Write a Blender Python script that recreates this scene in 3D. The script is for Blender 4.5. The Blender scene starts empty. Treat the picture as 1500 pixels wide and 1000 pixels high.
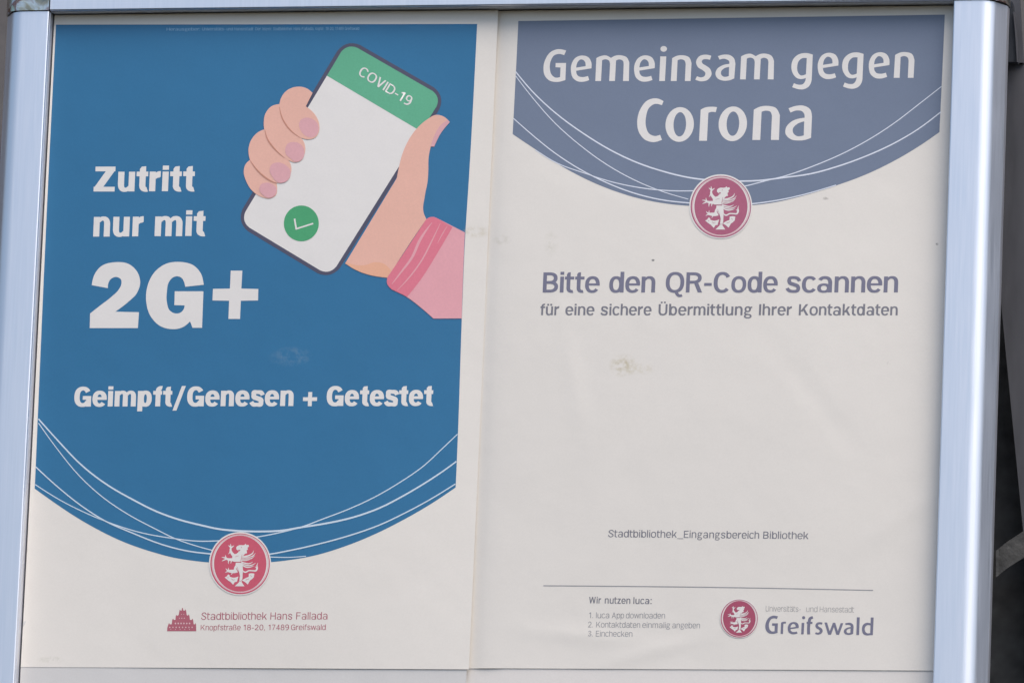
import bpy, math, random
import numpy as np
from mathutils import Matrix, Vector
from mathutils.geometry import delaunay_2d_cdt

random.seed(7)
sc = bpy.context.scene
COL = sc.collection

# ------------------------------------------------------------------ camera
# sign coordinates: X to the right, Y down, D into the wall, metres, origin at the
# top left corner of the frame opening;  world = (X - HALF, D, TOP - Y)
HALF, TOP = 0.4174, 3.40
ROT = np.array([-0.20265464, 0.21415089, 0.01877328])
TR = np.array([-0.42189408, -0.30117561, 7.77972928])
FOC = 12500.0                       # focal length in pixels of a 1500 px wide picture (300 mm)


def rodrigues(a):
    th = np.linalg.norm(a)
    k = a / th
    K = np.array([[0, -k[2], k[1]], [k[2], 0, -k[0]], [-k[1], k[0], 0]])
    return np.eye(3) + math.sin(th) * K + (1 - math.cos(th)) * K @ K


RM = rodrigues(ROT)
CAM = -RM.T @ TR


def to_world(X, Y, D):
    return (X - HALF, D, TOP - Y)


def vec_world(v):
    return Vector((v[0], v[2], -v[1]))


cam = bpy.data.cameras.new("camera")
cam.sensor_width = 36.0
cam.lens = FOC / 1500 * 36.0
cam.clip_start = 0.1
cam.clip_end = 500
co = bpy.data.objects.new("camera", cam)
COL.objects.link(co)
r, d, f = vec_world(RM[0]), vec_world(RM[1]), vec_world(RM[2])
m = Matrix(((r.x, -d.x, -f.x, 0), (r.y, -d.y, -f.y, 0), (r.z, -d.z, -f.z, 0), (0, 0, 0, 1)))
m.translation = Vector(to_world(*CAM))
co.matrix_world = m
sc.camera = co

# ------------------------------------------------------------------ light
SUN_EL, SUN_AZ = 56.0, 42.0         # azimuth: degrees to the right of the sign's normal
w = bpy.data.worlds.new("World")
sc.world = w
w.use_nodes = True
nt = w.node_tree
bg = nt.nodes["Background"]
sky = nt.nodes.new("ShaderNodeTexSky")
sky.sky_type = 'NISHITA'
sky.sun_disc = False
sky.sun_elevation = math.radians(SUN_EL)
sky.sun_rotation = math.radians(180 - SUN_AZ)
sky.air_density = 1.0
sky.dust_density = 2.0
sky.ozone_density = 1.0
nt.links.new(sky.outputs[0], bg.inputs[0])
bg.inputs[1].default_value = 0.095
sl = bpy.data.lights.new("sun", 'SUN')
sl.energy = 1.5
sl.angle = math.radians(52)
sl.color = (1.0, 0.90, 0.79)
so = bpy.data.objects.new("sun", sl)
COL.objects.link(so)
to_sun = Vector((math.sin(math.radians(SUN_AZ)) * math.cos(math.radians(SUN_EL)),
                 -math.cos(math.radians(SUN_AZ)) * math.cos(math.radians(SUN_EL)),
                 math.sin(math.radians(SUN_EL))))
so.rotation_euler = to_sun.to_track_quat('Z', 'Y').to_euler()
so.location = (3, -4, 8)
sc.view_settings.view_transform = 'Standard'
sc.view_settings.look = 'None'
sc.view_settings.gamma = 1
sc.view_settings.use_curve_mapping = False
sc.view_settings.exposure = 1.0


# ------------------------------------------------------------------ picture -> sign plane
def unproject(px, py, depth=0.0):
    ray = RM.T @ np.array([(px - 750) / FOC, (py - 500) / FOC, 1.0])
    t = (depth - CAM[2]) / ray[2]
    p = CAM + t * ray
    return p[0], p[1]


def ends(Y):
    return max(0.0, 1 - abs((Y - 0.30) / 0.312) ** 3)


def surf_blue(X, Y):
    a = (X - 0.222) / 0.205
    return -(0.0036 + 0.0046 * (1 - a * a) * ends(Y) + (.2 + ends(Y)) * (0.0006 * math.sin(9 * Y + 2.0 * X) + 0.0004 * math.sin(23 * X + 5 * Y)))


def crease(X, Y, x0, y0, ang, length, width):
    u = (X - x0) * math.cos(ang) + (Y - y0) * math.sin(ang)
    v = -(X - x0) * math.sin(ang) + (Y - y0) * math.cos(ang)
    return math.exp(-(u / length) ** 2 - (v / width) ** 2)


def surf_grey(X, Y):
    cr = .0005 * crease(X, Y, .585, .588, -.25, .045, .006) + .0005 * crease(X, Y, .52, .575, .1, .05, .007) \
        + .0003 * crease(X, Y, .80, .47, -.6, .05, .008) + .0003 * crease(X, Y, .50, .33, 1.35, .07, .008) \
        - .0003 * crease(X, Y, .72, .36, .9, .06, .009)
    return surf_grey_base(X, Y) - cr


def surf_grey_base(X, Y):
    a = (X - 0.60) / 0.235
    return -(0.0010 + 0.0040 * (1 - a * a) * ends(Y) * (0.8 + 0.4 * math.sin(4.2 * Y)) + (.2 + ends(Y)) * (0.0006 * math.sin(11 * Y - 3 * X)
             + 0.0003 * math.sin(19 * X)) - 0.0018 * math.exp(-max(0.0, X - 0.4215) / 0.0075))


def on_surface(px, py, surf, lift):
    D = 0.0
    for _ in range(4):
        X, Y = unproject(px, py, D - lift)
        D = surf(X, Y)
    X, Y = unproject(px, py, D - lift)
    return to_world(X, Y, D - lift)


LAYER = 0.00006


# ------------------------------------------------------------------ outlines
def spline(pts, closed=True, step=6):
    """pts: (x, y[, extra...][, 'c']) - Catmull-Rom through them, straight into corners marked 'c'."""
    P, C = [], []
    for p in pts:
        C.append(p[-1] == 'c')
        P.append(np.array([v for v in p if v != 'c'], float))
    n = len(P)
    out = []
    for i in range(n if closed else n - 1):
        a, b = P[i], P[(i + 1) % n]
        ca, cb = C[i], C[(i + 1) % n]
        if not closed:
            ca = ca or i == 0
            cb = cb or i == n - 2
        if ca and cb:
            out.append(a)
            continue
        L = np.linalg.norm((b - a)[:2]) or 1e-9

        def tang(prev, cur, nxt):
            l1 = np.linalg.norm((cur - prev)[:2]) or 1e-9
            l2 = np.linalg.norm((nxt - cur)[:2]) or 1e-9
            v = (cur - prev) / l1 * l2 + (nxt - cur) / l2 * l1
            return v / (l1 + l2) * L

        if not ca:
            ta = tang(P[i - 1], a, b)
        if not cb:
            tb = tang(a, b, P[(i + 2) % n])
        if ca:
            ta = 1.5 * (b - a) - 0.5 * tb
        if cb:
            tb = 1.5 * (b - a) - 0.5 * ta
        for s in range(step):
            t = s / step
            h = (2 * t**3 - 3 * t**2 + 1, t**3 - 2 * t**2 + t, -2 * t**3 + 3 * t**2, t**3 - t**2)
            out.append(h[0] * a + h[1] * ta + h[2] * b + h[3] * tb)
    if not closed:
        out.append(P[-1])
    return out


def parse(s):
    pts = []
    for tok in s.split():
        c = tok.endswith('c')
        v = [float(q) for q in tok.rstrip('c').split(',')]
        pts.append(tuple(v) + (('c',) if c else ()))
    return pts


def outline(s, step=6):
    return [tuple(p[:2]) for p in spline(parse(s), True, step)]


def ribbon(pts, step=6):
    """open stroke through (x, y, width)"""
    c = spline(pts, False, step)
    c = [np.array(p) for p in c]
    left, right = [], []
    for i, p in enumerate(c):
        a, b = c[max(0, i - 1)][:2], c[min(len(c) - 1, i + 1)][:2]
        t = b - a
        t = t / (np.linalg.norm(t) or 1e-9)
        nrm = np.array([-t[1], t[0]]) * p[2] / 2
        left.append(tuple(p[:2] + nrm))
        right.append(tuple(p[:2] - nrm))
    return left + right[::-1]


def stroke(s, step=6):
    return ribbon(parse(s), step)


def circle(cx, cy, rx, ry=None, n=48):
    ry = ry or rx
    return [(cx + rx * math.cos(2 * math.pi * k / n), cy + ry * math.sin(2 * math.pi * k / n)) for k in range(n)]


def crop(x0, y0, s):
    return lambda shape: [[(x0 + x / s, y0 + y / s) for x, y in c] for c in shape]


def move(shape, dx, dy):
    return [[(x + dx, y + dy) for x, y in c] for c in shape]


def densify(c, step):
    out = []
    for i, a in enumerate(c):
        b = c[(i + 1) % len(c)]
        k = max(1, int(math.hypot(b[0] - a[0], b[1] - a[1]) / step))
        out += [(a[0] + (b[0] - a[0]) * j / k, a[1] + (b[1] - a[1]) * j / k) for j in range(k)]
    return out


def winding(pts, c):
    w_ = np.zeros(len(pts), int)
    x, y = pts[:, 0], pts[:, 1]
    for i in range(len(c)):
        x0, y0 = c[i - 1]
        x1, y1 = c[i]
        cr = (x1 - x0) * (y - y0) - (x - x0) * (y1 - y0)
        w_ += ((y0 <= y) & (y1 > y) & (cr > 0)).astype(int) - ((y0 > y) & (y1 <= y) & (cr < 0)).astype(int)
    return w_


def triangulate(shapes, grid=None):
    """shapes: list of shapes, a shape = list of contours (one contour: filled; several: even-odd)"""
    V, Ed = [], []
    for sh in shapes:
        for c in sh:
            k = len(V)
            V += [Vector((p[0], p[1])) for p in c]
            Ed += [(k + i, k + (i + 1) % len(c)) for i in range(len(c))]
    if grid:
        xs = [v.x for v in V]
        ys = [v.y for v in V]
        gx = np.arange(min(xs) + grid * .37, max(xs), grid)
        gy = np.arange(min(ys) + grid * .41, max(ys), grid)
        for a in gx:
            for b in gy:
                V.append(Vector((a + 0.013 * b % 1.0, b + 0.017 * a % 1.0)))
    res = delaunay_2d_cdt(V, Ed, [], 0, 1e-5)
    vo = np.array([(v.x, v.y) for v in res[0]])
    F = np.array(res[2])
    cen = vo[F].mean(axis=1)
    inside = np.zeros(len(F), bool)
    for sh in shapes:
        if len(sh) == 1:
            inside |= winding(cen, sh[0]) != 0
        else:
            odd = np.zeros(len(F), int)
            for c in sh:
                odd += (winding(cen, c) != 0)
            inside |= odd % 2 == 1
    F = F[inside]
    return vo, F


# ------------------------------------------------------------------ objects
def tag(o, label=None, cat=None, group=None, kind=None):
    for k, v in (("label", label), ("category", cat), ("group", group), ("kind", kind)):
        if v:
            o[k] = v
    return o


def empty(name, loc):
    o = bpy.data.objects.new(name, None)
    o.empty_display_size = 0.05
    o.location = loc
    COL.objects.link(o)
    return o


def link(name, verts, faces, mat, parent=None, smooth=False, sharp=None):
    me = bpy.data.meshes.new(name)
    off = Vector((0, 0, 0))
    p = parent
    while p is not None:
        off += Vector(p.location)
        p = p.parent
    me.from_pydata([tuple(Vector(v) - off) for v in verts], [], [tuple(int(i) for i in q) for q in faces])
    me.update()
    if smooth:
        me.polygons.foreach_set("use_smooth", [True] * len(me.polygons))
        if sharp:
            me.set_sharp_from_angle(angle=math.radians(sharp))
    me.materials.append(mat)
    o = bpy.data.objects.new(name, me)
    COL.objects.link(o)
    if parent:
        o.parent = parent
    return o


def print_tris(name, vo, F, mat, parent, surf, layer):
    used = sorted(set(F.flatten().tolist()))
    idx = {u: i for i, u in enumerate(used)}
    V = [on_surface(vo[u][0], vo[u][1], surf, layer * LAYER) for u in used]
    FF = []
    for t in F:
        a, b, c = [Vector(V[idx[i]]) for i in t]
        n = (b - a).cross(c - a)
        q = [idx[i] for i in t]
        FF.append(q if n.y < 0 else q[::-1])
    return link(name, V, FF, mat, parent, smooth=True)


def ink(name, shapes, mat, parent, surf, layer, grid=None):
    if grid:
        shapes = [[densify(c, grid) for c in sh] for sh in shapes]
    vo, F = triangulate(shapes, grid)
    return print_tris(name, vo, F, mat, parent, surf, layer)


# ------------------------------------------------------------------ materials
def srgb(r_, g_, b_):
    def f_(v):
        v /= 255
        return v / 12.92 if v <= .04045 else ((v + .055) / 1.055) ** 2.4
    return (f_(r_), f_(g_), f_(b_))


def nodes(name):
    m_ = bpy.data.materials.new(name)
    m_.use_nodes = True
    t = m_.node_tree
    return m_, t, t.nodes["Principled BSDF"]


def nd(t, kind, **kw):
    n = t.nodes.new(kind)
    for k, v in kw.items():
        setattr(n, k, v)
    return n


STAINS = []        # (x, z, radius x, radius z) world places of dirt, filled below


def paper_like(name, color, rough=0.5, spec=0.35, stains=False, mottle=0.05):
    """printed paper: faint mottling of the ink, faint cockling, optional dirt"""
    m_, t, b = nodes(name)
    geo = nd(t, "ShaderNodeNewGeometry")
    n1 = nd(t, "ShaderNodeTexNoise")
    n1.inputs["Scale"].default_value = 14
    n1.inputs["Detail"].default_value = 5
    n1.inputs["Roughness"].default_value = .65
    n2 = nd(t, "ShaderNodeTexNoise")
    n2.inputs["Scale"].default_value = 620
    n2.inputs["Detail"].default_value = 2
    t.links.new(geo.outputs["Position"], n1.inputs["Vector"])
    t.links.new(geo.outputs["Position"], n2.inputs["Vector"])
    mm = nd(t, "ShaderNodeMath", operation='ADD')
    t.links.new(n1.outputs["Fac"], mm.inputs[0])
    t.links.new(n2.outputs["Fac"], mm.inputs[1])
    rg = nd(t, "ShaderNodeMapRange")
    rg.inputs["From Min"].default_value = .7
    rg.inputs["From Max"].default_value = 1.3
    rg.inputs["To Min"].default_value = 1 - mottle
    rg.inputs["To Max"].default_value = 1 + mottle
    t.links.new(mm.outputs[0], rg.inputs["Value"])
    mix = nd(t, "ShaderNodeVectorMath", operation='SCALE')
    mix.inputs[0].default_value = color
    t.links.new(rg.outputs[0], mix.inputs["Scale"])
    last = mix.outputs[0]
    if stains:
        sep = nd(t, "ShaderNodeSeparateXYZ")
        t.links.new(geo.outputs["Position"], sep.inputs[0])
        n3 = nd(t, "ShaderNodeTexNoise")
        n3.inputs["Scale"].default_value = 190
        n3.inputs["Detail"].default_value = 6
        n3.inputs["Roughness"].default_value = .7
        t.links.new(geo.outputs["Position"], n3.inputs["Vector"])
        for (sx, sz, rx, rz, amt, colr) in STAINS:
            def axis(sock, c0, r0):
                a = nd(t, "ShaderNodeMath", operation='SUBTRACT')
                a.inputs[1].default_value = c0
                t.links.new(sep.outputs[sock], a.inputs[0])
                e = nd(t, "ShaderNodeMath", operation='DIVIDE')
                e.inputs[1].default_value = r0
                t.links.new(a.outputs[0], e.inputs[0])
                q = nd(t, "ShaderNodeMath", operation='MULTIPLY')
                t.links.new(e.outputs[0], q.inputs[0])
                t.links.new(e.outputs[0], q.inputs[1])
                return q
            qx, qz = axis("X", sx, rx), axis("Z", sz, rz)
            s_ = nd(t, "ShaderNodeMath", operation='ADD')
            t.links.new(qx.outputs[0], s_.inputs[0])
            t.links.new(qz.outputs[0], s_.inputs[1])
            mr = nd(t, "ShaderNodeMapRange")
            mr.inputs["From Min"].default_value = 0.0
            mr.inputs["From Max"].default_value = 1.0
            mr.inputs["To Min"].default_value = 1.0
            mr.inputs["To Max"].default_value = 0.0
            t.links.new(s_.outputs[0], mr.inputs["Value"])
            nr = nd(t, "ShaderNodeMapRange")
            nr.inputs["From Min"].default_value = .42
            nr.inputs["From Max"].default_value = .68
            t.links.new(n3.outputs["Fac"], nr.inputs["Value"])
            pr = nd(t, "ShaderNodeMath", operation='MULTIPLY')
            t.links.new(mr.outputs[0], pr.inputs[0])
            t.links.new(nr.outputs[0], pr.inputs[1])
            pa = nd(t, "ShaderNodeMath", operation='MULTIPLY', use_clamp=True)
            pa.inputs[1].default_value = amt
            t.links.new(pr.outputs[0], pa.inputs[0])
            mx = nd(t, "ShaderNodeMix", data_type='RGBA')
            t.links.new(pa.outputs[0], mx.inputs["Factor"])
            t.links.new(last, mx.inputs["A"])
            mx.inputs["B"].default_value = (*colr, 1)
            last = mx.outputs["Result"]
    t.links.new(last, b.inputs["Base Color"])
    b.inputs["Roughness"].default_value = rough
    b.inputs["Specular IOR Level"].default_value = spec
    n4 = nd(t, "ShaderNodeTexNoise")
    n4.inputs["Scale"].default_value = 22
    n4.inputs["Detail"].default_value = 3
    t.links.new(geo.outputs["Position"], n4.inputs["Vector"])
    bp = nd(t, "ShaderNodeBump")
    bp.inputs["Strength"].default_value = 0.14
    bp.inputs["Distance"].default_value = 0.004
    t.links.new(n4.outputs["Fac"], bp.inputs["Height"])
    t.links.new(bp.outputs[0], b.inputs["Normal"])
    return m_


def solid(name, color, rough=0.6, metallic=0.0, nscale=60, namt=0.12, bump=0.1, stretch=(1, 1, 1), spec=0.5):
    m_, t, b = nodes(name)
    geo = nd(t, "ShaderNodeNewGeometry")
    mp = nd(t, "ShaderNodeMapping")
    mp.inputs["Scale"].default_value = stretch
    t.links.new(geo.outputs["Position"], mp.inputs["Vector"])
    n = nd(t, "ShaderNodeTexNoise")
    n.inputs["Scale"].default_value = nscale
    n.inputs["Detail"].default_value = 5
    t.links.new(mp.outputs[0], n.inputs["Vector"])
    rg = nd(t, "ShaderNodeMapRange")
    rg.inputs["From Min"].default_value = .3
    rg.inputs["From Max"].default_value = .7
    rg.inputs["To Min"].default_value = 1 - namt
    rg.inputs["To Max"].default_value = 1 + namt
    t.links.new(n.outputs["Fac"], rg.inputs["Value"])
    sm_ = nd(t, "ShaderNodeVectorMath", operation='SCALE')
    sm_.inputs[0].default_value = color
    t.links.new(rg.outputs[0], sm_.inputs["Scale"])
    t.links.new(sm_.outputs[0], b.inputs["Base Color"])
    rr = nd(t, "ShaderNodeMapRange")
    rr.inputs["From Min"].default_value = .3
    rr.inputs["From Max"].default_value = .7
    rr.inputs["To Min"].default_value = max(0.02, rough * .88)
    rr.inputs["To Max"].default_value = min(1, rough * 1.12)
    t.links.new(n.outputs["Fac"], rr.inputs["Value"])
    t.links.new(rr.outputs[0], b.inputs["Roughness"])
    b.inputs["Metallic"].default_value = metallic
    b.inputs["Specular IOR Level"].default_value = spec
    if bump:
        bp = nd(t, "ShaderNodeBump")
        bp.inputs["Strength"].default_value = bump
        bp.inputs["Distance"].default_value = 0.002
        t.links.new(n.outputs["Fac"], bp.inputs["Height"])
        t.links.new(bp.outputs[0], b.inputs["Normal"])
    return m_


def painted_reflection(name):
    """polished corner cap, mirrored surroundings painted on as brown and green blotches"""
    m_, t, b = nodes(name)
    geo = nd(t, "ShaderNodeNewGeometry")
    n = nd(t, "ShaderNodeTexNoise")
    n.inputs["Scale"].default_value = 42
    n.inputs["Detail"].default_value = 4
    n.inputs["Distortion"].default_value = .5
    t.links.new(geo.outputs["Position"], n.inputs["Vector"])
    cr = nd(t, "ShaderNodeValToRGB")  # ramp puts reflected street colours into the base colour
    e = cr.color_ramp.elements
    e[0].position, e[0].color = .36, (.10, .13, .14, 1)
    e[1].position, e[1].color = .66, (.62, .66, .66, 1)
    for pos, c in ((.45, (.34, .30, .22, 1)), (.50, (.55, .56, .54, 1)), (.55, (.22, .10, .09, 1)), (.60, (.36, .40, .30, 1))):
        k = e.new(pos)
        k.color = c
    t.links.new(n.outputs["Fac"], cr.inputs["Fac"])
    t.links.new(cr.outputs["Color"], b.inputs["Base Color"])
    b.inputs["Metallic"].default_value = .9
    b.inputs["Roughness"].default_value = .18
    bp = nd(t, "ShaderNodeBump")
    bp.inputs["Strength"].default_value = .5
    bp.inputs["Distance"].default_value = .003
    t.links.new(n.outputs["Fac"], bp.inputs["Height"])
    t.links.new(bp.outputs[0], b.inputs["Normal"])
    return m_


def stain_at(px, py, rx, ry, amt, colr):
    X, Y = unproject(px, py, -0.003)
    x, _, z = to_world(X, Y, 0)
    STAINS.append((x, z, rx / 1590, ry / 1590, amt * 1.7, colr))


stain_at(914, 536, 22, 18, .55, (.52, .46, .31))
stain_at(938, 541, 26, 9, .30, (.56, .50, .34))
stain_at(697, 340, 22, 10, .40, (.53, .47, .33))
stain_at(735, 352, 16, 8, .30, (.52, .49, .40))
stain_at(808, 358, 13, 20, .25, (.55, .53, .44))
stain_at(428, 524, 34, 16, .11, (.45, .50, .50))
stain_at(1210, 291, 5, 3, .55, (.22, .20, .18))
stain_at(1372, 357, 2.4, 2.4, 1.0, (.15, .14, .13))
stain_at(957, 382, 3, 2, 1.4, (.2, .2, .2))
stain_at(75, 966, 22, 6, .3, (.45, .45, .35))
stain_at(1302, 532, 3, 2, 1.2, (.25, .23, .2))

K = 1.0
MAT = {}
MAT['paper'] = paper_like('white poster paper', (.785, .748, .695), .55, .3, True, .02)
MAT['under_grey'] = paper_like('greyed older paper', (.63, .62, .61), .6, .25, True, .03)
MAT['under'] = paper_like('older paper', (.73, .70, .67), .6, .25, True, .03)
MAT['blue'] = paper_like('blue print', (.028, .162, .328), .42, .4, True, .035)
MAT['slate'] = paper_like('slate blue print', (.175, .215, .30), .42, .4, True, .03)
MAT['white'] = paper_like('unprinted white', (.775, .75, .725), .5, .3, False, .02)
MAT['pale'] = paper_like('pale blue print', (.62, .72, .82), .5, .3, False, .02)
MAT['cool'] = paper_like('cool white print', (.72, .76, .85), .5, .3, False, .02)
MAT['faint'] = paper_like('faint blue lettering', (.22, .40, .58), .5, .3, False, .04)
MAT['violet'] = paper_like('violet grey lettering', (.19, .19, .265), .5, .3, False, .05)
MAT['grey'] = paper_like('grey lettering', (.205, .205, .24), .5, .3, False, .05)
MAT['midgrey'] = paper_like('mid grey lettering', (.31, .31, .33), .5, .3, False, .05)
MAT['lightgrey'] = paper_like('light grey lettering', (.40, .39, .39), .5, .3, False, .05)
MAT['rose'] = paper_like('rose lettering', (.44, .13, .17), .5, .3, False, .05)
MAT['red'] = paper_like('red crest print', (.60, .105, .16), .5, .3, False, .05)
MAT['wine'] = paper_like('faded wine red crest print', (.43, .125, .205), .5, .3, False, .05)
MAT['blush'] = paper_like('blush ring', (.72, .50, .52), .5, .3, False, .04)
MAT['case'] = paper_like('dark phone edge', (.085, .085, .135), .5, .3, False, .05)
MAT['green'] = paper_like('green print', (.125, .43, .265), .5, .3, False, .05)
MAT['deepgreen'] = paper_like('deeper green print', (.075, .37, .17), .5, .3, False, .05)
MAT['skin'] = paper_like('skin tone print', (.80, .465, .375), .5, .3, False, .04)
MAT['skinline2'] = paper_like('warm palm shadow print', (.80, .43, .29), .5, .3, False, .04)
MAT['skinline'] = paper_like('skin shadow line', (.58, .27, .20), .5, .3, False, .04)
MAT['nail'] = paper_like('nail print', (.72, .395, .42), .5, .3, False, .04)
MAT['cuff'] = paper_like('rose cuff print', (.73, .20, .27), .5, .3, False, .04)
MAT['sleeve'] = paper_like('pink sleeve print', (.77, .38, .42), .5, .3, False, .04)
MAT['alu'] = solid('satin anodised aluminium', (.76, .79, .865), .45, 1.0, 40, .03, .02, (14, 14, .4))
MAT['gasket'] = solid('dark gasket', (.035, .035, .045), .6)
MAT['cap'] = painted_reflection('polished corner cap')
MAT['board'] = solid('grey board', (.45, .45, .44), .7)
MAT['wall'] = solid('brown grey render', (.125, .116, .116), .85, 0, 30, .15, .5)
MAT['panel'] = solid('dark grey panel', (.062, .064, .076), .55, 0, 22, .16, .12, (3, 3, .6))
MAT['recess'] = solid('blackish lining', (.095, .10, .105), .8, 0, 50, .4, .1)
MAT['strap'] = solid('worn grey strap', (.036, .036, .036), .5, 0, 90, .35, .6)
MAT['hinge'] = solid('slate metal', (.030, .036, .048), .5, 0.2, 70, .3, .3)

# ------------------------------------------------------------------ the wall behind
X0, Y0 = unproject(-6, 200, 0.10)


def box(name, lo, hi, mat, parent=None):
    (x0, y0, z0), (x1, y1, z1) = lo, hi
    V = [(x0, y0, z0), (x1, y0, z0), (x1, y1, z0), (x0, y1, z0), (x0, y0, z1), (x1, y0, z1), (x1, y1, z1), (x0, y1, z1)]
    F = [(0, 3, 2, 1), (4, 5, 6, 7), (0, 1, 5, 4), (1, 2, 6, 5), (2, 3, 7, 6), (3, 0, 4, 7)]
    return link(name, V, F, mat, parent)


tag(box('wall', (-3.0, .30, 1.2), (3.5, .45, 5.2), MAT['wall']), kind='structure')


def slab(name, pts, depth, thick, mat, parent=None):
    """a plate standing at its own depth, outline in picture pixels"""
    P = [unproject(x, y, depth) for x, y in pts]
    n = len(P)
    V = [to_world(a, b, depth) for a, b in P] + [to_world(a, b, depth + thick) for a, b in P]
    F = [tuple(range(n))[::-1], tuple(range(n, 2 * n))]
    F += [(i, (i + 1) % n, n + (i + 1) % n, n + i) for i in range(n)]
    o = link(name, V, F, mat, parent)
    import bmesh
    b_ = bmesh.new()
    b_.from_mesh(o.data)
    bmesh.ops.recalc_face_normals(b_, faces=b_.faces[:])
    b_.to_mesh(o.data)
    b_.free()
    return o


tag(slab('recess_board', [(1430, 96), (2700, 96), (2700, 1120), (1400, 1120)], .16, .02, MAT['recess']),  # carried on out of view so the right rail's slope reflects dark
    'blackish board behind the right side of the poster frame', 'board')
tag(slab('grey_panel', [(1440, 93), (2700, 93), (2700, 1120), (1544, 1120), (1500, 790), (1463.5, 415), (1440, 200)], .09, .012, MAT['panel']),  # unseen right part lengthened to darken the reflection in the rail
    'dark grey leaning panel with a slanted edge, right of the frame', 'panel')
# band with a fold, sagging a little between its ends
sp = [(1438, 844, .075), (1450, 833, .074), (1459, 826, .0725), (1463, 823, .0735), (1475, 813, .075), (1500, 797, .079), (1540, 776, .085)]
V, F = [], []
for (x, y, dd) in sp:
    for dy, dz in ((-20, 0), (19, 0.0015), (19, .0035), (-20, .002)):
        X, Y = unproject(x, y + dy, dd + dz)
        V.append(to_world(X, Y, dd + dz))
for i in range(len(sp) - 1):
    for k in range(4):
        F.append((4 * i + k, 4 * i + (k + 1) % 4, 4 * i + 4 + (k + 1) % 4, 4 * i + 4 + k))
F += [(0, 3, 2, 1), tuple(4 * (len(sp) - 1) + k for k in range(4))]
tag(link('strap', V, F, MAT['strap']), 'worn grey strap running out from behind the frame at lower right', 'strap')
br = empty('bracket', to_world(*unproject(1485, 60, .05), .05))
tag(br, 'dark metal bracket behind the upper right corner of the frame', 'bracket')
slab('bracket_plate', [(1470, -25), (1492, -25), (1499, 92), (1462, 92)], .085, .006, MAT['panel'], br)
slab('bracket_arm', [(1474, 4), (1482, 2), (1486, 30), (1490, 91), (1466, 91)], .066, .012, MAT['hinge'], br)
slab('bracket_rib', [(1484, 18), (1486, 18), (1490, 60), (1491, 91), (1489.5, 91), (1487, 50)], .062, .004, MAT['panel'], br)

# ------------------------------------------------------------------ the frame
FD = -0.018                           # front of the rails
XL = np.mean([unproject(x, y, FD)[0] for x, y in ((70, 20), (64.6, 165), (43, 600), (21, 1000))])
XR = np.mean([unproject(x, y, FD)[0] for x, y in ((1398, 10), (1394, 165), (1386, 300), (1377.5, 600), (1373, 700), (1368.5, 1000))])
YT = np.mean([unproject(x, y, FD)[1] for x, y in ((75, 14), (250, 13.2), (640, 11), (800, 9), (1250, 2), (1398, 0))])
YB = YT + .66
prof = [(0.0, .006), (0.0, -.0132), (.0022, -.0136), (.0022, -.0148), (0.0, -.0152), (0.0, -.0168), (.0004, -.0176), (.0012, -.018), (.0016, -.01801)]
prof += [(.013, -.01804), (.0245, -.01801)]
for k in range(0, 13):                # soft bend into the sloping outer face
    a = math.radians(62 * k / 12)
    prof.append((.025 + .014 * math.sin(a), -.018 + .014 * (1 - math.cos(a))))
prof += [(.0440, .0017), (.0452, .0040), (.0452, .014), (.004, .014)]

fr = empty('notice_board', to_world((XL + XR) / 2, (YT + YB) / 2, .014))
tag(fr, 'silver aluminium notice board with rounded rails around the two posters', 'notice board')


def rail(name, along, u0, sgn, a0, a1):
    n = len(prof)
    V = []
    for a in (a0, a1):
        for (u, dd) in prof:
            p = u0 + sgn * u
            V.append(to_world(p, a, dd) if along == 'Y' else to_world(a, p, dd))
    F = [(i, (i + 1) % n, n + (i + 1) % n, n + i) for i in range(n)]
    F += [tuple(range(n)), tuple(range(n, 2 * n))[::-1]]
    o = link(name, V, F, MAT['alu'], fr)
    import bmesh
    b_ = bmesh.new()
    b_.from_mesh(o.data)
    bmesh.ops.recalc_face_normals(b_, faces=b_.faces[:])
    b_.to_mesh(o.data)
    b_.free()
    o.data.polygons.foreach_set("use_smooth", [True] * len(o.data.polygons))
    o.data.set_sharp_from_angle(angle=math.radians(25))
    return o


rail('side_rail', 'Y', XL, -1, YT + .0006, YB - .0006)
rail('side_rail', 'Y', XR, 1, YT + .0006, YB - .0006)
rail('top_rail', 'X', YT, -1, XL + .0006, XR - .0006)
rail('bottom_rail', 'X', YB, 1, XL + .0006, XR - .0006)


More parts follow.
